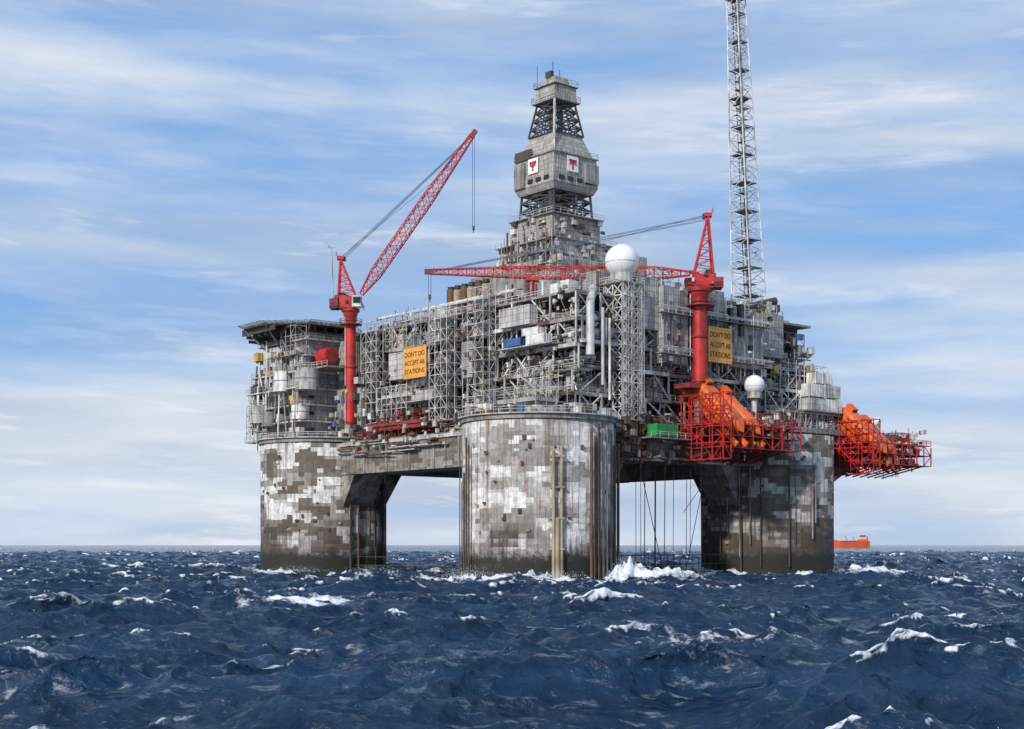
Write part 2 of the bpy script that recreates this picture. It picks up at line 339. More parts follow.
# ------------------------------------------------------------------ topside modules
mb = MB()
core = MB()
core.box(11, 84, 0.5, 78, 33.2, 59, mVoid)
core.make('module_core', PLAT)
class Face:
    def __init__(s, o, e, n): s.o, s.e, s.n = V(*o), V(*e), V(*n)
    def p(s, a, d, z): q = s.o + s.e*a + s.n*d; return V(q.x, q.y, z)
    def box(s, a0, a1, d0, d1, z0, z1, mat):
        p, q = s.p(a0, d0, z0), s.p(a1, d1, z1); mb.box(p.x, q.x, p.y, q.y, z0, z1, mat)
    def tube(s, a, b, r, mat, n=6): mb.tube(s.p(*a), s.p(*b), r, mat, n)
LF = Face((11, 0, 0), (0, 1, 0), (-1, 0, 0))   # left visible face, s = v
RF = Face((0, 0.5, 0), (1, 0, 0), (0, -1, 0))  # right visible face, s = u
def bay(F, a0, a1, z0, z1, D, kind=None):
    w = a1-a0; h = z1-z0
    kind = kind or R.choice(['wall', 'tankh', 'vess', 'pipes', 'equip', 'equip', 'void', 'void', 'wallL', 'scaf'])
    if kind in ('wall', 'wallL'):
        F.box(a0+.15, a1-.15, 0, D*R.uniform(.35, .75), z0+.3, z1-R.uniform(.35, 1.2), mPanel if kind == 'wall' else mPanelL)
        for _ in range(4):
            x = R.uniform(a0+.5, a1-1.5); z = R.uniform(z0+1, z1-2); F.box(x, x+R.uniform(.6, 1.2), D*.3, D*.8+.05, z, z+R.uniform(.6, 1.4), R.choice([mDark, mGlass, mGrey, mWhite]))
    elif kind == 'tankh':
        r = min(h*.24, 1.3); z = z0+r+.9; F.tube((a0+.8, D*.55, z), (a1-.8, D*.55, z), r, R.choice([mWhite, mSilver, mPale]), 16)
        for x in (a0+1.6, a1-1.6): F.box(x-.2, x+.2, D*.3, D*.8, z0, z-r*.6, mGrey)
    elif kind == 'vess':
        x = a0+1.4
        while x < a1-1:
            r = R.uniform(.4, .95); F.tube((x, D*.5, z0+.4), (x, D*.5, z1-R.uniform(.8, 2)), r, R.choice([mSilver, mWhite, mPale, mGrey]), 14); x += r*2+.6
    elif kind == 'pipes':
        for _ in range(8):
            z = R.uniform(z0+.8, z1-.6); d = R.uniform(.3, D*.9); x0 = a0 if R.random() < .6 else R.uniform(a0, a1-1); F.tube((x0, d, z), (a1, d, z), R.choice([.1, .14, .2, .32]), R.choice([mSilver, mWhite, mPale, mGrey, mRust, mSilver, mDark]), 8)
    elif kind == 'scaf':
        p, q = F.p(a0+.2, D*.5, 0), F.p(a1-.2, D+.3, 0)
        mb.scaffold(min(p.x, q.x), max(p.x, q.x), min(p.y, q.y), max(p.y, q.y), z0, z1, max(1, int(abs(p.x-q.x)/1.8)), max(1, int(abs(p.y-q.y)/1.8)), 2, .065, mPale, drop=.4)
    elif kind == 'equip':
        x = a0+.3
        while x < a1-1.2:
            ww = R.uniform(.9, 3.0); hh = R.uniform(.3, .85)*h; ww = min(ww, a1-x-.2)
            F.box(x, x+ww, R.uniform(.0, .5), D*R.uniform(.4, .85), z0+.25, z0+hh, R.choice(PALX if R.random() < .5 else PAL))
            x += ww+R.uniform(.1, 1.2)
    for _ in range(int(w*2.4)):
        x = R.uniform(a0, a1-.6); z = R.uniform(z0, z1-.8); d = R.uniform(0, D)
        F.box(x, x+R.uniform(.15, .8), d, d+R.uniform(.1, .5), z, z+R.uniform(.15, 1.0), R.choice(PALX))
    for _ in range(3):
        x = R.uniform(a0, a1); F.tube((x, R.uniform(.5, D), z0), (x, R.uniform(.5, D), z1), R.choice([.06, .1, .16]), R.choice([mSilver, mWhite, mPale, mRust, mGrey]), 6)
    for _ in range(2):
        z = R.uniform(z0+.5, z1); F.tube((R.uniform(a0, a0+w*.4), D*.8, z), (R.uniform(a0+w*.6, a1), D*.8, z), R.choice([.06, .1, .14]), R.choice([mSilver, mWhite, mPale, mYel, mGrey]), 6)
def facade(F, s0, s1, levels, depth, bw=6.5):
    for z0, z1 in zip(levels, levels[1:]):
        D = depth(z0); s = s0
        F.box(s0, s1, -.5, D, z0-.25, z0+.12, mGrey)
        while s < s1-.5:
            e = min(s+bw*R.uniform(.6, 1.4), s1)
            if s1-e < 2.5: e = s1
            D2 = D + R.uniform(-1.3, .9)
            F.box(s, e, D-.2, D2+.18, z0-.5, z0+.25, R.choice([mPale, mWhite, mPale, mGrey, mRust]))
            mb.rail([F.p(s, D2, z0+.15), F.p(e, D2, z0+.15)], R.choice([mWhite, mPale, mPale, mYel]), r=.045, step=2)
            bay(F, s, e, z0+.15, z1-.3, D2-.4)
            F.tube((s, D2-.1, z0), (s, D2-.1, z1), .22, R.choice([mPale, mWhite, mGrey]), 4)
            F.tube((s, .3, z1-.4), (s, D2-.1, z1-.4), .15, mGrey, 4)
            r_ = R.random()
            if r_ < .6:
                a, b = (s, e) if R.random() < .5 else (e, s); F.tube((a, D2-.15, z0), (b, D2-.15, z1-.2), .16, R.choice([mPale, mWhite, mWhite]), 4)
                if r_ < .15: F.tube((b, D2-.15, z0), (a, D2-.15, z1-.2), .16, mWhite, 4)
            s = e
facade(LF, -4, 64, [33.2, 38.2, 43.2, 48.2, 53.6, 59], lambda z: 4.6 - (z-33)*.04 + R.uniform(-.6, .6))
facade(RF, 8, 66, [33.2, 38.2, 44.0, 49.0, 54.2, 59.5], lambda z: 4.8 - (z-33)*.04 + R.uniform(-.6, .6))
facade(RF, 66, 86, [38, 43.5, 48.5, 53.5], lambda z: 4.5)
# big clad walls on the right face
mb.box(30, 37.5, -6.6, 1, 46, 62.5, mPanel); mb.box(50.5, 63, -6.0, 1, 47, 58.5, mPanel); mb.box(37.5, 50.5, -5.6, 1, 48, 63.5, mPanel)
mb.box(24, 30, -5, 1, 53, 64, mPanelL); mb.box(63, 72, -5, 3, 50.5, 60.5, mPanel)
for z in (49, 57.7):
    mb.tube((28, -6.9, z), (66, -6.9, z), .16, mSilver, 8); mb.tube((28, -7.1, z+.5), (50, -7.1, z+.5), .1, mWhite, 8)
    mb.box(28, 64, -7.8, -6.2, z-1.2, z-1.05, mGrey); mb.rail([(28, -7.8, z-1.05), (64, -7.8, z-1.05)], mWhite, r=.05)
for k in range(12):
    u = 29+k*3; mb.tube((u, -6.9, 45), (u, -6.9, 56+R.uniform(0, 8)), .1, R.choice([mWhite, mPale, mRust]), 6)
mb.clutter(55, 28, 66, -7.5, -6.2, (45, 62), 1.1)
for k in range(9):
    u = 31+k*3.4; mb.box(u, u+1.1, -6.75, -5.5, R.choice([51, 54, 60]), R.choice([52.2, 55.6, 61.2]), R.choice([mDark, mGlass]))
mb.box(64, 102, -7, 20, 33.4, 34.6, mGrey); mb.box(66, 101, -6.5, 0, 31.3, 33.3, mDark)
mb.rail([(64, -6.9, 34.6), (102, -6.9, 34.6), (102, 20, 34.6)], mWhite)
mb.scaffold(70, 101, -6.6, -4, 31.3, 38, 15, 1, 2, .1, mPale, drop=.3)
mb.box(70, 100, -6.5, 12, 38, 38.5, mGrey)
RF2 = Face((0, -3, 0), (1, 0, 0), (0, -1, 0))
for k in range(5): bay(RF2, 66+k*6.6, 72.4+k*6.6, 34.6, 38, 2.8)
mb.clutter(60, 84, 101, -6, 6, [38.5], 2.2)
mb.scaffold(72, 90, -4, 8, 38.5, 50, 6, 3, 4, .10, mWhite, mGrey, drop=.4)
mb.scaffold(70, 86, 0, 12, 50, 58, 5, 3, 3, .1, mPale, mGrey, drop=.4)
mb.scaffold(84, 92, 6, 14, 46, 54, 3, 3, 2, .1, mWhite, mGrey, drop=.4)
mb.box(74, 84, 2, 30, 38.5, 57, mPanel); mb.box(84, 96, 6, 30, 38.5, 46, mPanelL)
mb.clutter(130, 66, 84, -5, 3, (38.5, 58), 2.2); mb.clutter(60, 84, 95, -2, 8, (38.5, 47), 2)
# left end accommodation
mb.box(-6, 12, 78, 98, 33, 59, mPanel); mb.box(-9, 8, 86, 95, 44, 56, mPanelL); mb.box(2, 30, 74, 92, 33, 57, mPanel); mb.box(-8, 2, 78, 84, 49, 55, mPanelL)
for z in (33, 37, 41, 45, 49, 53, 57):
    x0 = -11+R.uniform(0, 2) if z < 50 else -8; y1 = 102+R.uniform(-1, 1) if z < 46 else 99.5
    mb.box(x0, 12, 76.5, y1, z-.2, z+.15, mPale)
    mb.rail([(12, y1, z+.15), (x0, y1, z+.15), (x0, 76.5, z+.15), (5, 76.5, z+.15)], mPale, r=.045)
    for k in range(9):
        v = 77.5 + k*2.6
        if z < 57 and R.random() < .7: mb.box(-9.1 if 86 < v < 94 and 44 <= z < 56 else -6.1, -5, v, v+1.1, z+1.3, z+2.4, mGlass)
mb.clutter(150, -10.5, -6.5, 77, 100, [33.15, 37.15, 41.15, 45.15, 49.15, 53.15], 2.4)
mb.clutter(70, -9, 10, 98, 101, [33.15, 37.15, 41.15, 45.15], 2.2)
for k in range(26):
    v = R.uniform(77, 100); mb.tube((-10.6+R.random()*2, v, R.uniform(30, 44)), (-10.6+R.random()*2, v, R.uniform(46, 58)), R.choice([.08, .14, .22]), R.choice([mPale, mWhite, mGrey, mRust]), 8)
mb.scaffold(-11, -8, 92, 100, 33, 42, 1, 4, 4, .07, mPale, drop=.4); mb.scaffold(-10.5, -7.5, 77, 84, 53, 60, 1, 3, 3, .08, mPale, drop=.4)
for x, v, z, r, h, m_ in ((-7, 77.5, 44.5, 3.0, 5.2, mPale), (-9, 85, 44.5, 2.6, 5, mWhite), (-9, 97, 37.5, 2.4, 4.6, mPale), (-8, 79, 37.4, 2.2, 3.4, mWhite), (-9, 91.5, 36.4, 2, 3.6, mGrey)):
    mb.tube((x, v, z), (x, v, z+h), r, m_, 24); mb.tube((x, v, z+h*.5), (x, v, z+h*.5+.25), r*1.03, mGrey, 24); mb.rail([(x+r*math.cos(i*.785), v+r*math.sin(i*.785), z+h) for i in range(8)], mWhite, closed=True)
mb.tube((-4, 71, 52.5), (-4, 75.5, 52.5), 2.0, mRed, 18); mb.tube((-4, 70.8, 52.5), (-4, 71, 52.5), 1.6, mRedD, 18); mb.box(-6, 2, 70, 77, 49.6, 50, mGrey); mb.rail([(-6, 70, 50), (-6, 77, 50)], mWhite)
for v, z in ((102, 36), (103, 40), (102, 44), (100.5, 48)):
    mb.box(-8, 6, v-1, v+2.2, z-.2, z, mGrey); mb.rail([(-8, v-1, z), (-8, v+2.2, z), (6, v+2.2, z)], mPale); mb.tube((-7, v, z-.2), (-5, v-3, z-4), .12, mGrey, 4)
    mb.clutter(9, -7.5, 2, v-.8, v+1, [z], 1.6)
for z in (24, 27.5):
    mb.box(-3, 3, DV+15, DV+17.5, z, z+.2, mDark); mb.rail([(-3, DV+17.4, z+.2), (3, DV+17.4, z+.2)], mGrey)
# helideck
hc = (-1.5, 89.5); hz = 60.6
oct_ = [(hc[0]+14.2*math.cos(math.radians(22.5+45*i)), hc[1]+14.2*math.sin(math.radians(22.5+45*i))) for i in range(8)]
oct2 = [(hc[0]+15.8*math.cos(math.radians(22.5+45*i)), hc[1]+15.8*math.sin(math.radians(22.5+45*i))) for i in range(8)]
hd = MB()
hd.add([(x, y, hz) for x, y in oct_] + [(x, y, hz+.6) for x, y in oct_], [tuple(range(7, -1, -1)), tuple(range(8, 16))] + [(i, (i+1) % 8, 8+(i+1) % 8, 8+i) for i in range(8)], mGrey)
for i in range(8):
    a, b = V(*oct2[i], hz+.8), V(*oct2[(i+1) % 8], hz+.8); hd.tube(a, b, .1, mPale, 4); c, d = V(*oct_[i], hz+.35), V(*oct_[(i+1) % 8], hz+.35)
    for k in range(9): hd.tube(c.lerp(d, k/8), a.lerp(b, k/8), .07, mPale, 4)
    for t in (.25, .5, .75): hd.tube(c.lerp(a, t)+V(0,0,.1), d.lerp(b, t)+V(0,0,.1), .05, mDark, 4)
for i in range(9):
    x = hc[0]-12+i*3; L = 12 if 2 < i < 7 else 8; hd.box(x-.15, x+.15, hc[1]-L, hc[1]+L, hz-1.5, hz, mDark); hd.box(hc[0]-L, hc[0]+L, hc[1]-12+i*3-.12, hc[1]-12+i*3+.12, hz-2.3, hz-1.52, mDark)
for i in range(8): hd.tube(V(hc[0]*.6+oct_[i][0]*.5, hc[1]*.5+oct_[i][1]*.5, 54.5), V(*oct_[i], hz-.2), .2, mGrey, 6)
hd.clutter(24, hc[0]-10, hc[0]+10, hc[1]-10, hc[1]+10, (hz-2.4, hz-1.7), 1.4, [mDark, mGrey, mPale, mRust])
hd.make('helideck', PLAT)
# scaffold towers on left face
mb.scaffold(2, 6, 61, 67.5, 36, 60.5, 2, 3, 10, .08, mWhite, mPale, drop=.35)
mb.scaffold(1, 5.5, 32, 38.5, 35, 60, 2, 3, 10, .08, mWhite, mPale, drop=.35)
mb.scaffold(2.5, 6, 21, 26.5, 34, 63, 2, 2, 11, .07, mWhite, mPale, drop=.4)
mb.scaffold(1.5, 5.5, 48, 60, 36, 44, 1, 6, 3, .08, mWhite, mPale, drop=.3)
mb.scaffold(4, 6, 40, 60, 53, 61.5, 1, 7, 3, .06, mPale, drop=.6)
mb.scaffold(3, 5.6, 0, 10, 34, 44, 1, 4, 4, .07, mWhite, drop=.4)
mb.box(4.2, 6.6, 50, 59, 46, 52.3, mPanelL); mb.box(4.5, 7, 8, 18, 53.5, 57.6, mPanelL); mb.box(4.4, 7, 27, 31, 44, 52, mPanel)
mb.box(-1.2, 4.5, 39, 58, 33.4, 34.4, mRedD); mb.box(-1.6, -1.2, 38, 60, 34.4, 35.1, mRedD)
mb.scaffold(0.5, 4.5, 39, 58, 34.4, 36.6, 1, 8, 1, .12, mRedD, None, drop=.4)
mb.scaffold(-3, 3, 42, 64, 31.5, 33.4, 2, 8, 1, .12, mRedD, mRust, drop=.4)
mb.clutter(90, -1, 5, 38, 66, [34.4, 36.8], 1.6, [mRedD, mRust, mDark, mPale, mWhite, mGrey, mDark])
mb.box(3, 6, 40, 60, 40, 42.3, mPanelL)
mb.box(1, 8, 66, 78, 33, 45, mPanel); mb.clutter(50, -2, 2, 64, 77, (33, 48), 2)
mb.clutter(110, 2, 6, 19, 68, (34, 60), 1.1)
mb.clutter(60, 4.5, 7, -4, 20, (34, 60), 1.1)
for k in range(90):
    a = R.uniform(-1.5, 1.55); r = R.uniform(8.5, 14.6); c = CAMD*math.cos(a)*r + WX*math.sin(a)*r
    hh = R.uniform(.4, 2.2); mb.obox(c+V(0,0,32.6+hh/2), V(R.uniform(.2, 1.0),0,0), V(0,R.uniform(.2, 1.0),0), V(0,0,hh/2), R.choice(PALX))
mb.box(-8, -4.5, 7, 12, 32.6, 35.8, mWhite); mb.box(2, 8, -9, -5.5, 32.6, 35.4, mPale); mb.box(-3.5, 3, -3, 9, 32.6, 36.8, mPanel)
mb.scaffold(-4.5, 4, -4.5, 12, 32.6, 39, 3, 5, 2, .08, mPale, mGrey, drop=.4)
mb.scaffold(15.5, 22, -6.5, -1, 24, 33, 3, 2, 4, .12, mRust, mDark)
mb.clutter(70, 12, 34, -7.5, -5.5, (24, 35), 1.6, [mRust, mDark, mGrey, mPale, mRust])
# roof
mb.box(7, 84, -3.6, 78, 59.0, 59.5, mGrey)
mb.rail([(7.2, 62, 59.5), (7.2, -3.4, 59.5), (64, -3.4, 59.5)], mWhite)
for k in range(210):
    if R.random() < .5: u, v = R.uniform(8, 20), R.uniform(0, 72)
    else: u, v = R.uniform(20, 78), R.uniform(-2.5, 12)
    h = R.uniform(.6, 3.4) if not (u < 20 and 8 < v < 24) else R.uniform(.5, 2)
    mb.box(u, u+R.uniform(.5, 3), v, v+R.uniform(.5, 3), 59.5, 59.5+h, R.choice(PALX))
for k in range(100):
    u, v = (R.uniform(8, 12), R.uniform(0, 72)) if R.random() < .5 else (R.uniform(12, 80), R.uniform(-3, 4)); mb.tube((u, v, 59.5), (u, v, R.uniform(61, 65)), R.choice([.06, .08, .1, .22]), R.choice([mWhite, mPale, mGrey, mRust, mDark]), 6)
for k in range(20):
    z = R.uniform(60.2, 63.2)
    if k % 2: v = R.uniform(-3, 6); mb.tube((R.uniform(20, 30), v, z), (R.uniform(55, 80), v, z), R.choice([.12, .2, .4]), R.choice([mSilver, mWhite, mPale]), 10)
    else: u = R.uniform(8, 12); mb.tube((u, R.uniform(15, 30), z), (u, R.uniform(50, 72), z), R.choice([.12, .2, .35]), R.choice([mSilver, mWhite, mPale]), 10)
mb.scaffold(8, 12, 40, 60, 59.5, 62, 1, 7, 1, .08, mWhite, drop=.4); mb.scaffold(52, 72, -3, 1, 59.5, 63, 6, 1, 2, .08, mPale, drop=.4); mb.scaffold(24, 38, -3.5, 0, 62, 66.5, 5, 1, 2, .08, mPale, drop=.4)
mb.box(20, 32, 4, 22, 59.5, 66, mPanel); mb.box(55, 70, 8, 30, 59.5, 64, mClad); mb.box(12, 22, 26, 44, 59.5, 62.8, mPanelL); mb.box(46, 56, 14, 28, 59.5, 67, mClad)
mb.clutter(60, 20, 56, 3, 8, (62, 66), 1.8); mb.clutter(50, 50, 78, -2, 8, (60, 63.5), 2)
for k in range(6):
    v = 28.5+k*2.6; mb.tube((9.5, v, 59.5), (9.5, v, 65.2+.5*(k % 2)), 1.0, mRust if k % 2 else mTan, 14); mb.tube((9.5, v, 65.6), (9.5, v, 66.4), .8, mBlack, 12)
mb.tube((10, -4.9, 46), (10, -4.9, 57), .9, mSilver, 16); mb.tube((10, -4.9, 57), (13.5, -2, 60.5), .9, mSilver, 16)
mb.tube((60, 4, 61), (74, -1, 64.8), .9, mDark, 14); mb.tube((13, -5.5, 40), (13, -5.5, 56), .35, mSilver, 12); mb.tube((15, -5.5, 37), (15, -5.5, 54), .28, mWhite, 12)
mb.tube((8, -4.5, 51), (8, 12, 49.5), .4, mSilver, 12)
mb.make('topside_modules', PLAT)

# ------------------------------------------------------------------ drilling derrick
d = MB(); cx, cy = 38, 37
d.box(26, 52, 24, 52, 59, 73.5, mClad); d.box(24, 30, 20, 30, 59, 69, mPanel); d.box(29, 49, 27, 48, 73.5, 78.5, mClad); d.box(30.5, 46, 30, 45, 78.5, 85, mClad)
d.box(22, 26, 30, 50, 59, 71, mGrey); d.box(44, 58, 20, 28, 59, 70.5, mClad); d.box(49, 54, 22, 40, 70, 76, mPanel)
for z in (64, 68.5, 73.6, 78.6, 85):
    w = 13.6 if z < 72 else (10.4 if z < 80 else 8.2)
    d.rail([(cx-w, cy+w, z), (cx-w, cy-w, z), (cx+w, cy-w, z)], mPale, r=.07); d.box(cx-w-.1, cx+w, cy-w-.1, cy+w, z-.25, z, mGrey)
for zz, w, n_ in (((60, 73), 13.2, 55), ((73.6, 78), 10.2, 26), ((78.6, 84), 8.0, 20)):
    d.clutter(n_, cx-w, cx+w-1, cy-w-.7, cy-w+.2, zz, 1.5, PAL+[mDark, mDark, mRust]); d.clutter(n_, cx-w-.7, cx-w+.2, cy-w, cy+w-1, zz, 1.5, PAL+[mDark, mDark, mRust])
for k in range(22):
    v = cy+R.uniform(-9, 9); d.tube((cx-10.7, v, R.uniform(66, 72)), (cx-10.7, v, R.uniform(74, 82)), R.choice([.08, .15, .25]), R.choice([mPale, mGrey, mDark, mRust]), 6)
d.scaffold(cx-13.8, cx-12, cy-12, cy-2, 66, 80, 1, 3, 5, .09, mPale, mGrey, drop=.3)
def sq(w, z): return [(cx-w/2, cy-w/2, z), (cx+w/2, cy-w/2, z), (cx+w/2, cy+w/2, z), (cx-w/2, cy+w/2, z)]
def lat(w0, z0, w1, z1, n, r, mat):
    for i in range(n):
        t0, t1 = i/n, (i+1)/n; A = sq(w0+(w1-w0)*t0, z0+(z1-z0)*t0); B = sq(w0+(w1-w0)*t1, z0+(z1-z0)*t1)
        for k in range(4):
            k2 = (k+1) % 4; d.tube(A[k], B[k], r*1.5, mat, 4); d.tube(A[k], B[k2], r, mat, 4); d.tube(A[k2], B[k], r, mat, 4); d.tube(A[k], A[k2], r, mat, 4)
            mA = (Vector(A[k])+Vector(A[k2]))/2; mB_ = (Vector(B[k])+Vector(B[k2]))/2; d.tube(mA, mB_, r*.8, mat, 4)
lat(12.4, 85, 11.6, 91.5, 3, .2, mDark)
d.box(cx-2.2, cx+2.2, cy-2.2, cy+2.2, 85, 91.5, mVoid); d.tube((cx-4.5, cy-3, 85), (cx-4.5, cy-3, 91.5), .5, mPale, 8); d.tube((cx+2, cy-5, 85), (cx+2, cy-5, 91.5), .4, mSilver, 8)
d.clutter(40, cx-5.5, cx+5, cy-5.5, cy+5, (85.2, 90.5), 1.3, PAL+[mDark, mDark, mDark])
d.frus(cx, cy, 12.8, 91.0, 14.3, 92.6, mClad); d.frus(cx, cy, 14.3, 92.6, 13.8, 99.6, mClad); d.frus(cx, cy, 13.0, 99.6, 8.4, 105.6, mClad)
d.box(cx-7.3, cx-6.5, cy+1, cy+6.8, 99.2, 101.5, mDark); d.box(cx-7.6, cx-6.6, cy+3, cy+6.8, 92.6, 98.6, mGrey); d.box(cx+2.6, cx+6.9, cy-7.8, cy-6.9, 93.4, 98, mGrey)
d.box(cx-7.3, cx+7.3, cy-7.3, cy+7.3, 99.45, 99.75, mGrey); d.rail(sq(14.4, 99.75), mPale, closed=True, r=.05)
d.tube((cx-6.2, cy-6.2, 99.6), (cx-4.1, cy-4.1, 113), .3, mPale, 6)
for k in range(4):
    d.box(cx-5.5+k*2.9, cx-3.8+k*2.9, cy-7.35, cy-7.05, 93.2, 94.2, mGlass); d.box(cx-7.35, cx-7.05, cy-5.5+k*2.9, cy-3.8+k*2.9, 93.2, 94.2, mGlass)
lat(9.4, 105.2, 6.4, 113.2, 4, .17, mDark)
d.box(cx-1.2, cx+1.2, cy-1.2, cy+1.2, 105, 113, mDark); d.tube((cx-2.6, cy-3, 105), (cx-2, cy-2, 113), .3, mPale, 6)
d.clutter(14, cx-3, cx+2, cy-3, cy+2, (106, 112), 1, PAL+[mDark])
d.frus(cx, cy, 8.4, 113.2, 8.4, 113.5, mGrey); d.rail(sq(8.4, 113.5), mPale, closed=True, r=.07, h=1.3)
d.frus(cx, cy, 7.2, 113.5, 6.8, 117.0, mClad); d.frus(cx, cy, 7.6, 117.0, 7.6, 117.2, mDark); d.rail(sq(7.6, 117.2), mPale, closed=True, r=.07, h=1.3)
d.frus(cx, cy, 4.8, 117.2, 4.2, 119.4, mClad); d.box(cx-2.6, cx-1.6, cy-1, cy+1, 119.4, 120.8, mDark); d.tube((cx-1, cy, 119.4), (cx-1, cy, 123.5), .09, mDark, 4); d.tube((cx+1.2, cy, 119), (cx+1.2, cy, 122), .09, mDark, 4)
d.tube((cx-3.4, cy+3, 117), (cx-3.4, cy+3, 122.5), .07, mDark, 4)
for face in (0, 1):
    def q(a, dd, z): return V(cx-7.15-dd, cy-a, z) if face == 0 else V(cx+a, cy-7.15-dd, z)
    n = V(.03, 0, 0) if face == 0 else V(0, .03, 0); e = V(0, 1, 0) if face == 0 else V(1, 0, 0)
    o = -1.2 if face else 0
    d.obox(q(o, .16, 97.2), e*1.8, n*2, V(0, 0, 1.8), mDome)
    d.obox(q(o, .24, 96.9), e*.26, n, V(0, 0, 1.0), mRed); d.obox(q(o, .24, 98.0), e*1.2, n, V(0, 0, .28), mRed)
    d.obox(q(o-.7, .30, 97.4), (e+V(0,0,.6))*.4, n, V(0, 0, .28), mRed); d.obox(q(o+.7, .30, 97.4), (e-V(0,0,.6))*.4, n, V(0, 0, .28), mRed)
d.make('drilling_derrick')

# ------------------------------------------------------------------ lattice tower
t = MB(); b0 = V(84, 15, 55); tp = b0 + V(0, 0, 92) - WX*3.9
t.truss(b0, tp, lambda s: 3.2-1.6*min(1, s*1.05), 36, .19, mWhite, .09)
for k in range(1, 13):
    c = b0.lerp(tp, k/13); w = 3.0-1.4*k/13
    t.box(c.x-w, c.x+w, c.y-w, c.y+w, c.z-.06, c.z+.06, mGrey)
t.tube(b0+V(.8, 0, 0), tp+V(.8, 0, 0), .28, mPale, 6); t.tube(b0-V(.6, .5, 0), tp-V(.6, .5, 0), .18, mDark, 6); t.tube(b0-V(1, -.5, 0), tp-V(.9, -.5, 0), .12, mDark, 6)
for k in range(60):
    s_ = R.random(); c = b0.lerp(tp, s_); w = 2.6-1.4*s_; t.box(c.x+R.uniform(-w, w), c.x+R.uniform(-w, w), c.y+R.uniform(-w, w), c.y+R.uniform(-w, w), c.z, c.z+R.uniform(.08, .2), R.choice([mGrey, mDark, mPale]))
t.box(tp.x-2.6, tp.x+2.6, tp.y-2.6, tp.y+2.6, 144.0, 144.4, mDark); t.rail([(tp.x-2.6, tp.y-2.6, 144.4), (tp.x+2.6, tp.y-2.6, 144.4), (tp.x+2.6, tp.y+2.6, 144.4), (tp.x-2.6, tp.y+2.6, 144.4)], mGrey, closed=True)
t.box(tp.x-3.4, tp.x-2, tp.y, tp.y+1.2, 144.4, 145.6, mGrey)
t.tube(tp, tp+V(0, 0, 9), .2, mGrey, 6)
t.make('lattice_tower')

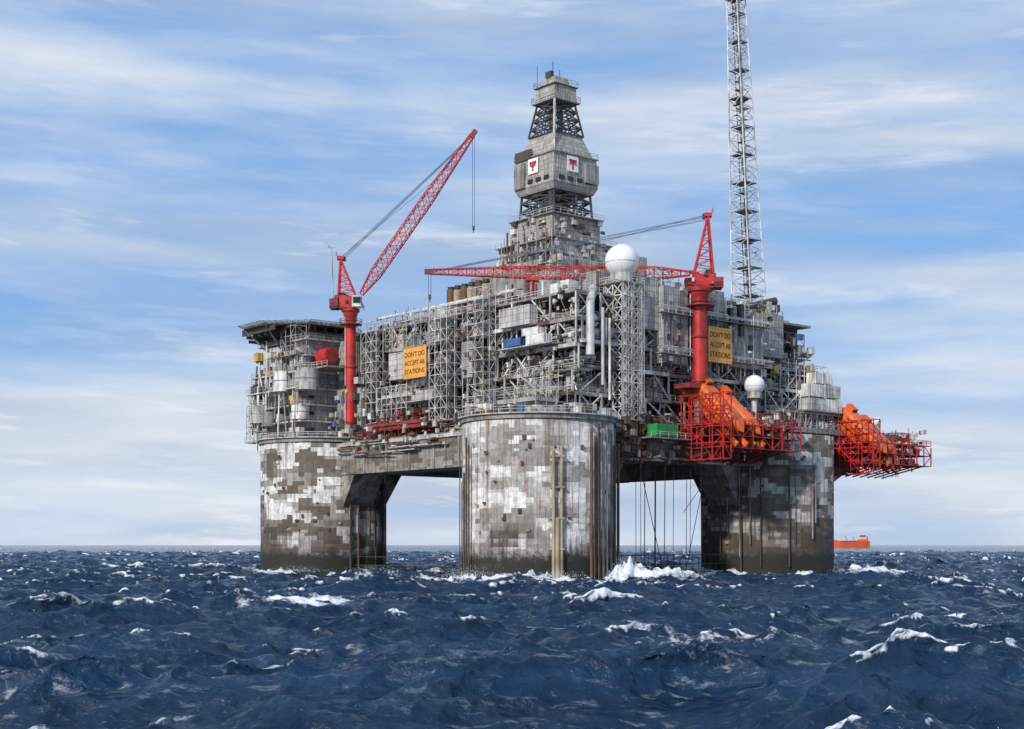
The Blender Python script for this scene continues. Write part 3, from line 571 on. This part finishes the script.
# ------------------------------------------------------------------ cranes
def crane(base, zbase, ztop, dirv, pivot, tip, masttop, wmid, pr=1.2, cabl=None):
    c = MB(); b = V(*base, 0); side = V(-dirv.y, dirv.x, 0)
    c.tube(b+V(0,0,zbase), b+V(0,0,ztop-2), pr, mRed, 20); c.tube(b+V(0,0,ztop-2), b+V(0,0,ztop), pr, mRed, 20, pr*1.5)
    for z in (zbase+.3, zbase+(ztop-zbase)*.5, ztop-2.2): c.tube(b+V(0,0,z), b+V(0,0,z+.35), pr*1.2, mRedD, 20)
    c.tube(b+V(0,0,ztop), b+V(0,0,ztop+.7), pr*1.7, mRedD, 20)
    for k in range(3): a = b+V(math.cos(k*2+3)*pr*1.1, math.sin(k*2+3)*pr*1.1, 0); c.tube(a+V(0,0,zbase), a+V(0,0,ztop-1), .09, R.choice([mWhite, mDark, mPale]), 6)
    c.rail([b+V(math.cos(i*.785)*pr*2.1, math.sin(i*.785)*pr*2.1, ztop-3) for i in range(8)], mRedD, closed=True, r=.06); c.tube(b+V(0,0,ztop-3.2), b+V(0,0,ztop-3), pr*2.1, mRedD, 16)
    z = ztop+.7
    c.obox(b-dirv*1.0+V(0,0,z+1.5), dirv*2.4, side*1.5, V(0,0,1.5), mRed)
    c.obox(b-dirv*3.9+V(0,0,z+1.1), dirv*1.0, side*2.1, V(0,0,1.1), mRedD); c.obox(b-dirv*2.2+V(0,0,z+3.4), dirv*.9, side*1.1, V(0,0,.5), mDark)
    c.obox(b+dirv*1.8-side*2.6+V(0,0,z+1.4), dirv*1.1, side*.9, V(0,0,1.35), mWhite if zbase < 40 else mRed)
    c.obox(b+dirv*2.95-side*2.6+V(0,0,z+1.6), dirv*.06, side*.75, V(0,0,.8), mGlass)
    c.obox(b+dirv*1.9-side*3.52+V(0,0,z+1.6), dirv*.9, side*.05, V(0,0,.75), mGlass)
    for k in range(18): c.obox(b+dirv*R.uniform(-4, 2)+side*R.choice([-1.75, 1.75, 0, .8])+V(0,0,z+R.uniform(.4, 3.6)), dirv*R.uniform(.2, .6), side*.25, V(0,0,R.uniform(.15, .5)), R.choice([mRedD, mDark, mDark, mWhite, mGrey]))
    c.rail([b-dirv*4.8+side*2.4+V(0,0,z), b+dirv*3+side*2.4+V(0,0,z), b+dirv*3-side*3.6+V(0,0,z), b-dirv*4.8-side*2.4+V(0,0,z)], mRedD, r=.06)
    for s_ in (-1, 1):
        f = b+side*1.5*s_; mt = masttop+side*.6*s_
        f1, f2 = f+dirv*1.3+V(0,0,z+3), f-dirv*2.9+V(0,0,z+2.4)
        c.tube(f1, mt, .24, mRed, 6); c.tube(f2, mt, .24, mRed, 6)
        for k in range(6):
            t0, t1 = k/6.5, (k+1)/6.5; c.tube(f1.lerp(mt, t0), f2.lerp(mt, t1), .11, mRed, 4); c.tube(f1.lerp(mt, t1), f2.lerp(mt, t1), .11, mRed, 4)
    for k in range(1, 7):
        for o_ in (1.3, -2.9): c.tube((b+side*1.5+dirv*o_+V(0,0,z+2.8)).lerp(masttop+side*.6, k/7), (b-side*1.5+dirv*o_+V(0,0,z+2.8)).lerp(masttop-side*.6, k/7), .1, mRed, 4)
    c.obox(masttop+V(0,0,.2), dirv*.8, side*1.0, V(0,0,.4), mRed); c.obox(masttop+dirv*.9, dirv*.3, side*.6, V(0,0,.5), mDark)
    c.rail([masttop+side*1-dirv*1+V(0,0,.5), masttop-side*1-dirv*1+V(0,0,.5)], mRed, r=.05)
    L = (tip-pivot).length; n = int(L/1.9)
    c.truss(pivot, tip, lambda s: max(.35, wmid*min(1, .35+s*5)*(1 if s < .6 else 1-(s-.6)*1.5)), n, .16, mRed, .09)
    dd = (tip-pivot).normalized(); c.obox(tip+dd*.4, dd*1.0, side*.6, dd.cross(side)*.5, mRedD)
    sv = dd.cross(side).normalized(); sv = sv if sv.z > 0 else -sv
    c.tube(pivot+dd*3-sv*wmid*.2, pivot.lerp(tip, .85)-sv*wmid*.2, .1, mPale, 6)
    for s_ in (-.6, .6):
        c.tube(masttop+side*s_, tip+side*s_*.6, .07, mCable, 4); c.tube(masttop+side*s_+V(0,0,-.7), pivot.lerp(tip, .93)+V(0,0,.6), .06, mCable, 4)
    c.tube(masttop+V(0,0,.4), pivot.lerp(tip, .75)+V(0,0,.6), .06, mCable, 4)
    c.tube(tip, tip-V(0,0,cabl), .06, mCable, 4); c.tube(tip+dirv*.5, tip+dirv*.5-V(0,0,cabl), .05, mCable, 4)
    c.obox(tip+dirv*.25-V(0,0,cabl+.5), dirv*.3, side*.25, V(0,0,.5), mDark)
    c.tube(tip+dirv*.25-V(0,0,cabl+1), tip+dirv*.25-V(0,0,cabl+1.7), .1, mDark, 6)
    return c
pa = V(0, 69, 0)+WX*2.6+V(0, 0, 67.5); ta = V(0, 69, 0)+WX*29.5+V(0, 0, 106)
c = crane((0, 69), 36, 63.2, WX, pa, ta, V(0, 69, 0)-WX*2.4+V(0, 0, 76), 1.25, 1.3, 22)
c.tube(V(0,69,64)-WX*4, V(0,69,79)-WX*4.6, .1, mPale, 4); c.obox(V(0,69,79)-WX*4.6, WX*.8, V(0,0,.25), V(.1,.1,0), mPale)
c.make('pedestal_crane')
bb = V(39.8, -8, 0)
c = crane((39.8, -8), 42, 62, -WX, bb-WX*2.2+V(0, 0, 66), bb-WX*58.6+V(0, 0, 66.4), bb+WX*1.8+V(0, 0, 78.5), 1.2, 1.6, 5)
c.box(35, 44, -9.5, -5, 40.8, 41.8, mRedD)
c.tube((39.8, -8, 33), (39.8, -8, 42), 1.2, mGrey, 14)
c.make('pedestal_crane')
b = MB(); b.tube((11.6, 15.2, 54), (11.6, 15.2, 64.2), .5, mRed, 10); b.obox((11.6, 15.2, 64.5), WX*1.4, V(.643, .766, 0)*1.4, V(0, 0, .25), mRed)
for s_ in (-1, 1): b.tube(V(11.6, 15.2, 58), V(11.6, 15.2, 64.2)+V(.643, .766, 0)*1.3*s_, .18, mRed, 6); b.tube(V(11.6, 15.2, 55)+WX*2.4*s_, V(11.6, 15.2, 62), .18, mRed, 6)
b.make('crane_boom_rest')

# ------------------------------------------------------------------ radomes
def dome_on(c, r, mat=mDome):
    m_ = MB(); m_.sphere(c, r, mat, 40, 24)
    m_.tube((c[0], c[1], c[2]-r*1.3), (c[0], c[1], c[2]-r*.75), r*.7, mPale, 24); m_.tube((c[0], c[1], c[2]-r*.12), (c[0], c[1], c[2]-r*.09), r*1.01, mPale, 40)
    for k in range(8):
        a0 = None
        for j in range(1, 12):
            ph = math.pi*j/12; a = V(c[0]+r*1.003*math.sin(ph)*math.cos(k*.785), c[1]+r*1.003*math.sin(ph)*math.sin(k*.785), c[2]+r*1.003*math.cos(ph))
            if a0 is not None: m_.tube(a0, a, r*.008, mPale, 4)
            a0 = a
    return m_
m_ = dome_on((21, -3, 67.0), 3.6)
m_.box(17.6, 24.4, -6.4, .4, 61.9, 62.2, mGrey); m_.rail([(17.6, -6.4, 62.2), (24.4, -6.4, 62.2), (24.4, .4, 62.2), (17.6, .4, 62.2)], mWhite, closed=True)
m_.scaffold(18.2, 23.8, -6, -.4, 33.2, 61.9, 2, 2, 11, .16, mWhite, mPale, X=True)
m_.scaffold(17.9, 24.1, -6.6, -6.1, 33.2, 62, 4, 1, 15, .06, mPale, drop=.6)
m_.tube((20, -5, 33), (20, -5, 62), .4, mSilver, 8); m_.tube((22.5, -4, 33), (22.5, -4, 62), .3, mWhite, 8); m_.clutter(60, 18, 23, -6.2, -.6, (34, 61), 1.2)
m_.make('radar_dome')
dd_ = dome_on((58, -8, 43.0), 2.3); dd_.tube((58, -8, 34.6), (58, -8, 40.5), .6, mWhite, 12); dd_.make('radar_dome')
dd_ = dome_on((104, -8, 37.2), 1.2); dd_.tube((104, -8, 33), (104, -8, 36.0), .5, mWhite, 12); dd_.make('radar_dome')

# ------------------------------------------------------------------ lifeboats and launch stations
def station(u0, u1, v0, v1, z0, z1):
    s = MB(); nx = int((u1-u0)/3)
    s.scaffold(u0, u1, v1, v0, z0+2, z0+7, nx, 3, 2, .16, mRed, None, X=False, drop=.35)
    s.scaffold(u0+15, u1-2, v0-8, v0, z0+7, z0+10.2, max(2, nx-5), 3, 2, .1, mRedD, drop=.4)
    s.scaffold(u0-1, u0+1.5, v1-1, v0, z0-.5, z1-2, 1, 4, 4, .14, mRed, drop=.3)
    s.box(u0, u1, v1, v0, z0+4.4, z0+4.6, mDark); s.box(u0, u1, v1+2, v0, z0+7, z0+7.15, mRust); s.box(u0, u1-4, v1, v0, z0+1.9, z0+2.05, mDark)
    s.rail([(u0, v0, z0+7.1), (u0, v1, z0+7.1), (u1, v1, z0+7.1), (u1, v0, z0+7.1)], mRed, r=.07, step=1.8)
    P = [mRedD, mRedD, mDark, mRed, mRust, mGrey, mDark, mWhite]
    s.clutter(90, u0, u1-1.5, v1, v0-1, [z0+2.05, z0+4.6], 1.8, P)
    s.clutter(60, u0+14, u1-1, v1, v0, (z0+5, z0+10), 1.3, P+[mWhite, mPale])
    for k in range(int((u1-u0)/3)):
        x = u0+1+k*3; s.tube((x, v0+1, z0-.5), (x, v1+1, z0+2), .18, mRedD, 6)
    for k in range(9):
        x = R.uniform(u0+13, u1); y = R.uniform(v1, v0); s.tube((x, y, z0+R.uniform(-1, 1.5)), (x, y, z0+R.uniform(8, 12)), .1, R.choice([mRed, mRedD, mWhite]), 6)
    return s
def lifeboat(a, b, w=1.75):
    l = MB(); a, b = V(*a), V(*b); d_ = (b-a).normalized(); L = (b-a).length; s = d_.cross(V(0, 0, 1)).normalized(); n = s.cross(d_)
    ns, nr = 26, 20; vs = []; fs = []
    for i in range(ns+1):
        t_ = i/ns; hw = w*(min(1, (.55+t_*3.2)) if t_ < .16 else 1)*(1 if t_ < .62 else max(.02, 1-((t_-.62)/.38)**2.6)); hh = hw*.75*(1.0 if t_ > .3 else 1.12)
        for k in range(nr):
            an = 2*math.pi*k/nr; ca, sa = math.cos(an), math.sin(an); p = .42
            vs.append(a+d_*(t_*L)+s*(hw*math.copysign(abs(ca)**p, ca))+n*(hh*math.copysign(abs(sa)**p, sa)+ .25))
    for i in range(ns):
        for k in range(nr): q = i*nr+k; q2 = i*nr+(k+1) % nr; fs.append((q, q2, q2+nr, q+nr))
    fs.append(tuple(range(nr-1, -1, -1))); l.add(vs, fs, mOrange, True)
    l.obox(a+d_*2.0+n*(w*.85+.5), d_*1.2, s*1.0, n*.55, mOrange); l.obox(a+d_*3.25+n*(w*.85+.55), d_*.05, s*.8, n*.28, mGlass)
    l.obox(a+d_*L*.42-n*.15, d_*L*.38, s*(w*1.02), n*.1, mRedD)
    for k in range(5): l.obox(a+d_*(L*.25+k*1.4)+n*.75, d_*.28, s*(w*.995), n*.2, mGlass)
    for s_ in (-1, 1):
        l.obox(a+d_*L*.5-n*(w*.8+.3)+s*s_*1.6, d_*(L*.58), s*.3, n*.5, mOrange)
        l.obox(a+d_*L*.5-n*(w+1.6)+s*s_*1.6, d_*(L*.58), s*.18, n*.22, mRed)
        for k in range(8): l.tube(a+d_*L*(-.05+k*.15)-n*(w*.8+.5)+s*s_*1.6, a+d_*L*(k*.15)-n*(w+1.6)+s*s_*1.6, .13, mRed, 4)
    return l
station(36, 62, -7, -18, 25.6, 41).make('lifeboat_launch_station'); station(90, 114, -5, -17, 24.2, 38.5).make('lifeboat_launch_station')
lifeboat((40.8, -6, 42.0), (40.8, -19.5, 30.6), 2.3).make('freefall_lifeboat'); lifeboat((94, -5, 39.4), (94, -18, 28.4), 2.3).make('freefall_lifeboat')
lifeboat((47.4, -6, 40.6), (47.4, -18.5, 30.5), 1.9).make('freefall_lifeboat'); lifeboat((100, -5, 37.4), (100, -17, 27.5), 1.9).make('freefall_lifeboat')

# ------------------------------------------------------------------ containers
def container(x0, y0, z0, lx, ly, h, mat):
    k_ = MB(); k_.box(x0, x0+lx, y0, y0+ly, z0, z0+h, mat)
    for i in range(int(lx/.6)): k_.box(x0+.2+i*.6, x0+.45+i*.6, y0-.07, y0+ly+.07, z0+.2, z0+h-.2, mat)
    for i in range(int(ly/.6)): k_.box(x0-.07, x0+lx+.07, y0+.2+i*.6, y0+.45+i*.6, z0+.2, z0+h-.2, mat)
    for x in (x0, x0+lx):
        for y in (y0, y0+ly): k_.box(x-.12, x+.12, y-.12, y+.12, z0-.1, z0+h+.1, mat)
    return k_
for (x, y, z, lx, ly, h, mt) in ((25, -9.5, 29.8, 6.2, 2.5, 2.6, mGreen), (79, -7, 38.8, 6, 3, 3, mPanelL), (85.4, -7, 38.8, 6, 3, 3, mWhite), (79, -7, 42.1, 6, 3, 3, mWhite), (85.4, -7, 42.1, 5.4, 3, 3, mPanelL), (82, -6.6, 45.4, 6, 2.6, 2.6, mWhite), (4.2, 10.5, 49.2, 2.2, 5, 1.6, mBlue), (4.2, 3, 49, 2.2, 5.5, 1.9, mWhite), (4.3, 5, 51, 2.2, 5, 1.5, mWhite)):
    container(x, y, z, lx, ly, h, mt).make('shipping_container')
cm = MB(); cm.box(23, 36, -9.8, -6, 29.3, 29.6, mGrey); cm.box(77, 93, -7.5, -2, 38.5, 38.7, mGrey); cm.rail([(23, -9.8, 29.6), (36, -9.8, 29.6)], mWhite); cm.box(4, 8, 1, 18, 48.7, 48.9, mPale); cm.make('laydown_decks', PLAT)

# ------------------------------------------------------------------ signs
def sign(face, a0, a1, z0, z1, off, lines):
    e = empty('warning_sign'); s = MB()
    if face == 'R': s.box(a0, a1, off-.15, off, z0, z1, mSign)
    else: s.box(off-.15, off, a0, a1, z0, z1, mSign)
    for k in range(4):
        a = a0+(a1-a0)*(k+.5)/4
        if face == 'R': s.tube((a, off+.1, z0-2), (a, off+.1, z1), .1, mGrey, 4)
        else: s.tube((off+.1, a, z0-2), (off+.1, a, z1), .1, mGrey, 4)
    s.make('board', e)
    h = (z1-z0)/(len(lines)+.6)
    for i, tx in enumerate(lines):
        cu = bpy.data.curves.new('lettering', 'FONT'); cu.body = tx; cu.size = h*.78; cu.align_x = 'CENTER'; cu.extrude = .02
        cu.materials.append(mBlack)
        to = bpy.data.objects.new('lettering', cu); COL.objects.link(to); to.parent = e
        z = z1 - h*(i+1.05); mid = (a0+a1)/2
        bpy.context.view_layer.update(); wd = max(to.dimensions.x, .1); fx = min(1.2, (a1-a0-1.2)/wd); to.scale = (fx, 1, 1)
        if face == 'R': to.location = (mid, off-.19, z); to.rotation_euler = (math.pi/2, 0, 0)
        else: to.location = (off-.19, mid, z); to.rotation_euler = (math.pi/2, 0, -math.pi/2)
TX = ['DON\'T DO', 'ACCEPT AB', 'STATIONS']
sign('R', 42.2, 50, 47, 54.8, -8.2, TX); sign('L', 39.5, 48.3, 45, 52, 1.0, TX)

# ------------------------------------------------------------------ ship
s = MB()
def hull(L, Bm, H, mat):
    n = 30; vs = []; fs = []
    for i in range(n+1):
        t_ = i/n; x = -L/2+L*t_; w = Bm/2*(1 if t_ > .25 else math.sin(t_/.25*math.pi/2)**.7 if t_ > 0 else .02)*(1 if t_ < .93 else .85); sh = 1+.45*max(0, 1-t_*4)+.12*max(0, t_*8-7)
        vs += [(x-(4*(1-t_*6) if t_ < .166 else 0), -w, H*sh), (x, -w*.85, -3), (x, w*.85, -3), (x-(4*(1-t_*6) if t_ < .166 else 0), w, H*sh)]
    for i in range(n):
        for k in range(3): q = i*4+k; fs.append((q, q+1, q+5, q+4))
        fs.append((i*4+3, i*4, i*4+4, i*4+7))
    fs.append((0, 3, 2, 1)); fs.append(tuple(n*4+k for k in range(4))); s.add(vs, fs, mat)
mShip = steel('ship_orange_hull', (0.72, 0.11, 0.04), .5, .2, .05)
hull(84, 18, 14, mShip)
s.box(20, 36, -7, 7, 14, 19, mShip); s.box(22, 35, -6.5, 6.5, 19, 24, mWhite); s.box(24, 33, -6, 6, 24, 28, mShip); s.box(23.9, 33.1, -6.1, 6.1, 25, 26.4, mGlass)
s.tube((29, 0, 28), (29, 0, 38), .6, mWhite, 6); s.box(36, 38.5, -4, -2, 14, 25, mShip); s.box(-20, 15, -7, 7, 14, 16, mRedD); s.tube((-5, 0, 14), (-12, 0, 26), .8, mShip, 6); s.tube((10, 0, 14), (6, 0, 25), .8, mShip, 6)
so = s.make('supply_ship', world=True); so.location = (725, 3000, 0); so.rotation_euler = (0, 0, math.radians(10))

# ------------------------------------------------------------------ sea (FFT wave field)
def spectrum(Ng, L, wd, lpeak, lmin, lmax, seed, std, spread=2.0, fall=-3.6):
    rg = np.random.default_rng(seed); k1 = np.fft.fftfreq(Ng, L/Ng)*2*np.pi
    kx, ky = np.meshgrid(k1, k1, indexing='ij'); k = np.hypot(kx, ky); k[0, 0] = 1e-6
    kp = 2*np.pi/lpeak
    P = k**fall*np.exp(-1.1*(kp/k)**2); c = (kx*wd[0]+ky*wd[1])/k
    P *= (np.abs(c)**spread)*np.where(c > 0, 1, .25)+.04
    P *= (k > 2*np.pi/lmax)*np.exp(-(k*lmin/(2*np.pi))**4); P[0, 0] = 0
    H = np.sqrt(P)*(rg.normal(size=k.shape)+1j*rg.normal(size=k.shape))
    h = np.fft.ifft2(H).real; sca = std/h.std(); H *= sca; h *= sca
    dx = np.fft.ifft2(-1j*kx/k*H).real; dy = np.fft.ifft2(-1j*ky/k*H).real
    jxx = np.fft.ifft2(kx*kx/k*H).real; jyy = np.fft.ifft2(ky*ky/k*H).real; jxy = np.fft.ifft2(kx*ky/k*H).real
    return h, dx, dy, jxx, jyy, jxy
def samp(A, x, y, L):
    n = A.shape[0]; fx = (x/L*n) % n; fy = (y/L*n) % n; i = fx.astype(int) % n; j = fy.astype(int) % n; a = fx-np.floor(fx); b_ = fy-np.floor(fy); i2 = (i+1) % n; j2 = (j+1) % n
    return (A[i, j]*(1-a)+A[i2, j]*a)*(1-b_)+(A[i, j2]*(1-a)+A[i2, j2]*a)*b_
wd = np.array([.45, -.89]); LA, LM, LB = 760.0, 233.0, 61.0
SA = spectrum(1024, LA, wd, 34, 4, 180, 5, .80, 3.0); SM = spectrum(1024, LM, np.array([.15, -.99]), 12, 1.2, 20, 21, .30, 1.8, -3.4); SB = spectrum(512, LB, wd, 2.6, .3, 4, 9, .055, 1.0)
rr = [24.0]
while rr[-1] < 1300: rr.append(rr[-1]*1.0037)
while rr[-1] < 45000: rr.append(rr[-1]*1.025)
rr = np.array(rr); th = np.radians(np.linspace(-38, 38, 960)); Rr, Th = np.meshgrid(rr, th, indexing='ij')
X = Rr*np.sin(Th); Y = Rr*np.cos(Th)
fa = np.clip(1-(Rr-2200)/2500, 0, 1); fm = np.clip(1-(Rr-600)/800, 0, 1); fb = np.clip(1-(Rr-120)/260, 0, 1)
hA = [samp(a, X, Y, LA) for a in SA]; hM = [samp(a, X, Y, LM) for a in SM]; hB = [samp(a, X, Y, LB) for a in SB]
Z = hA[0]*fa+hM[0]*fm+hB[0]*fb - .25
jx, jy, jxy = [hA[i]+hM[i]*.75 for i in (3, 4, 5)]
jac = (1-jx)*(1-jy)-jxy**2
PX = X-1.0*hA[1]*fa-.8*hM[1]*fm-.8*hB[1]*fb; PY = Y-1.0*hA[2]*fa-.8*hM[2]*fm-.8*hB[2]*fb
near = Rr < 1300
th1, th2 = np.percentile(jac[near], [3.4, 0.25]); foam = np.clip((th1-jac)/(th1-th2), 0, 1)**.7
mod = samp(SA[0], X*.37+50, Y*.37+90, LA)/.8; foam *= np.clip(.5+mod*.9, 0, 1)
cols = [(0, 0), (0, DV), (DU, 0)]
lf = samp(SB[0], X*.6, Y*.6, LB)/.055; lm = samp(SM[0], X*1.3+9, Y*1.3, LM)/.30
for (u, v) in cols:
    w = M @ V(u, v, 0); dd = np.hypot(PX-w.x, PY-w.y)-CR
    foam += np.clip(1.25-np.abs(dd)/(2.4+2.4*np.clip(lm, -.6, 2)), 0, 1)*np.clip(.65+.35*lf+.4*lm, 0, 1)
    foam += np.clip(1-np.abs(dd)/26, 0, 1)*np.clip(.30+.3*lm, 0, .6)
    Z += np.where(dd > -3, np.exp(-np.clip(dd, 0, 20)/1.5)*.55*np.clip(.6+lf*.6+lm, 0, 3), 0)
SPL = ((22.8, 279, 5.5, 3.5, 2.1, 1), (31, 275, 7, 3.5, .9, .85), (-8.5, 271, 7, 3, 1.2, .95), (-21, 168, 6, 2.6, .7, .95), (-24, 158, 8, 6, 0, .55), (12.5, 116, 3.4, 2.6, .2, .8), (15, 103, 7, 6, 0, .52), (41, 320, 6, 3, 1.0, .9), (-34, 334, 7, 3, .9, .9), (-50, 328, 7, 3, .8, .85), (80, 316, 8, 3, .9, .9), (96, 330, 10, 8, .4, .7), (-20, 58, 6, 2, .1, .55), (8, 268, 7, 2.5, .7, .75), (-3, 255, 14, 5, 0, .5))
for (wx, wy, rx, ry, hh, am) in SPL:
    g = np.exp(-(((PX-wx)/rx)**2+((PY-wy)/ry)**2)); foam += g*am*np.clip(.7+.3*lf+.3*lm, 0, 1.3); Z += g*hh*np.clip(.6+.35*lf+.35*lm, 0, 2)
foam = np.clip(foam, 0, 1)
nr, nt_ = X.shape
co = np.stack([PX, PY, Z], -1).reshape(-1, 3).astype(np.float32)
idx = np.arange(nr*nt_).reshape(nr, nt_); q = np.stack([idx[:-1, :-1], idx[:-1, 1:], idx[1:, 1:], idx[1:, :-1]], -1).reshape(-1, 4)[:, ::-1]
me = bpy.data.meshes.new('sea'); me.vertices.add(len(co)); me.vertices.foreach_set('co', co.ravel())
me.loops.add(q.size); me.loops.foreach_set('vertex_index', q.ravel().astype(np.int32)); me.polygons.add(len(q))
me.polygons.foreach_set('loop_start', np.arange(0, q.size, 4, dtype=np.int32)); me.polygons.foreach_set('loop_total', np.full(len(q), 4, dtype=np.int32))
me.update(calc_edges=True); me.polygons.foreach_set('use_smooth', np.ones(len(q), dtype=bool))
at = me.attributes.new('foam', 'FLOAT', 'POINT'); at.data.foreach_set('value', foam.ravel().astype(np.float32))
sea = bpy.data.objects.new('sea', me); COL.objects.link(sea)
m, nt, b = nodes('sea_water'); pos = nt.nodes.new('ShaderNodeNewGeometry').outputs['Position']
big = noise(nt, mapping(nt, pos, (.012, .02, 1)), 1, 2)
fo = nt.nodes.new('ShaderNodeAttribute'); fo.attribute_name = 'foam'
fn = noise(nt, pos, 1.8, 5, .75)
ff = ramp(nt, math_(nt, 'ADD', math_(nt, 'MULTIPLY', fo.outputs['Fac'], .5), math_(nt, 'MULTIPLY', fn, .75)), [(.48, 0), (.66, 1)])
ff = math_(nt, 'MULTIPLY', ff, ramp(nt, fo.outputs['Fac'], [(.02, 0), (.2, 1)]))
lace = noise(nt, mapping(nt, pos, (.35, 1.3, 1), (0, 0, .4)), 1.0, 5, .72, 1.0)
lace = math_(nt, 'MULTIPLY', ramp(nt, lace, [(.56, 0), (.72, .42)]), ramp(nt, noise(nt, pos, .04, 2), [(.42, 0), (.60, 1)]))
ff = math_(nt, 'MAXIMUM', ff, lace)
wc = mixc(nt, ramp(nt, big, [(.35, 0), (.65, 1)]), (.006, .021, .052), (.010, .034, .076))
c = mixc(nt, ff, wc, (.74, .78, .8))
nt.links.new(c, b.inputs['Base Color']); nt.links.new(ramp(nt, ff, [(0, .12), (1, .8)]), b.inputs['Roughness']); b.inputs['IOR'].default_value = 1.333; b.inputs['Specular IOR Level'].default_value = .42
n1 = noise(nt, mapping(nt, pos, (1.0, 1.6, 1), (0, 0, .3)), 1.0, 5, .62); n2 = noise(nt, mapping(nt, pos, (.13, .24, .2), (0, 0, .25)), 1.0, 3, .6)
bp = nt.nodes.new('ShaderNodeBump'); bp.inputs['Distance'].default_value = .45; bp.inputs['Strength'].default_value = .8
nt.links.new(n1, bp.inputs['Height']); bp2 = nt.nodes.new('ShaderNodeBump'); bp2.inputs['Distance'].default_value = 2.4; bp2.inputs['Strength'].default_value = .75
nt.links.new(n2, bp2.inputs['Height']); nt.links.new(bp.outputs[0], bp2.inputs['Normal']); nt.links.new(bp2.outputs[0], b.inputs['Normal'])
me.materials.append(m)
# flying spray over the breaking splashes (one object of many droplets)
mFoam = steel('spray_white', (.8, .83, .85), .8, .1, 0)
sp = MB()
def drop(p, r):
    sp.add([p+V(r, 0, -r*.6), p+V(-r*.6, r, -r*.5), p+V(-r*.6, -r, -r*.5), p+V(0, 0, r)], [(0, 1, 3), (1, 2, 3), (2, 0, 3), (0, 2, 1)], mFoam)
for (wx, wy, rx, ry, hh, am) in SPL:
    if hh < .65 or wy < 250: continue
    for k in range(int(420*hh)):
        f = R.random()**2.0; p = V(wx+R.gauss(0, rx*.5)*(1-.4*f), wy+R.gauss(0, ry*.4), .5+hh*(.3+f*1.5)+R.uniform(-.3, .3)); drop(p, R.uniform(.03, .09)*(1.2-f*.6))
so = sp.make('sea_spray', world=True); so.parent = sea

# ------------------------------------------------------------------ sky, sun, camera
S = V(-.52, -.72, .55).normalized(); elev = math.asin(S.z)
w = bpy.data.worlds.new('sky'); sc.world = w; w.use_nodes = True; nt = w.node_tree; bg = nt.nodes['Background']; bg.inputs['Strength'].default_value = .1
sk = nt.nodes.new('ShaderNodeTexSky'); sk.sky_type = 'NISHITA'; sk.sun_disc = False; sk.sun_elevation = elev; sk.sun_rotation = math.atan2(S.x, S.y); sk.dust_density = .5; sk.ozone_density = 2.5; sk.air_density = 1.0
g = nt.nodes.new('ShaderNodeTexCoord').outputs['Generated']
sx = nt.nodes.new('ShaderNodeSeparateXYZ'); nt.links.new(g, sx.inputs[0])
gm = mapping(nt, g, (1, 1, 1), (0, math.radians(-2), 0))
nA = noise(nt, mapping(nt, gm, (1.9, 1.9, 14)), 1.0, 6, .5, .2); nB = noise(nt, mapping(nt, gm, (6, 6, 36)), 1.0, 6, .58, .4); nC = noise(nt, mapping(nt, g, (1.5, 1.5, 13)), 1.7, 5, .5)
nD = noise(nt, mapping(nt, gm, (8, 8, 60)), 1.0, 6, .6, .2)
cov = math_(nt, 'ADD', math_(nt, 'MULTIPLY', nA, .74), math_(nt, 'MULTIPLY', nB, .26))
cov = math_(nt, 'ADD', cov, ramp(nt, sx.outputs[2], [(0, .13), (.08, .075), (.17, .02), (.3, .0)]))
fac = ramp(nt, cov, [(.43, .06), (.54, .5), (.65, .95)])
ccol = mixc(nt, ramp(nt, nC, [(.36, 0), (.58, 1)]), (4.7, 5.6, 7.1), (7.5, 8.1, 8.9))
ccol = mixc(nt, ramp(nt, nD, [(.54, 0), (.66, .75)]), ccol, (8.9, 9.1, 9.4))
blue = mixc(nt, .8, sk.outputs[0], (2.2, 4.5, 8.6))
lowb = mixc(nt, ramp(nt, sx.outputs[2], [(0, .85), (.13, 0)]), blue, (4.4, 5.9, 8.0))
c = mixc(nt, fac, lowb, ccol)
nt.links.new(c, bg.inputs['Color'])
l = bpy.data.lights.new('sun', 'SUN'); l.energy = 3.7; l.angle = math.radians(3); l.color = (1, .94, .85)
lo = bpy.data.objects.new('sun', l); COL.objects.link(lo); lo.rotation_euler = S.to_track_quat('Z', 'Y').to_euler()
cam = bpy.data.cameras.new('camera'); cam.lens = 49.2; cam.sensor_width = 36; cam.shift_y = .1763; cam.clip_start = .5; cam.clip_end = 60000
co_ = bpy.data.objects.new('camera', cam); COL.objects.link(co_); co_.location = (0, 0, 6.8); co_.rotation_euler = (math.pi/2, 0, 0); sc.camera = co_
sc.view_settings.view_transform = 'Standard'; sc.view_settings.look = 'None'; sc.view_settings.exposure = 0
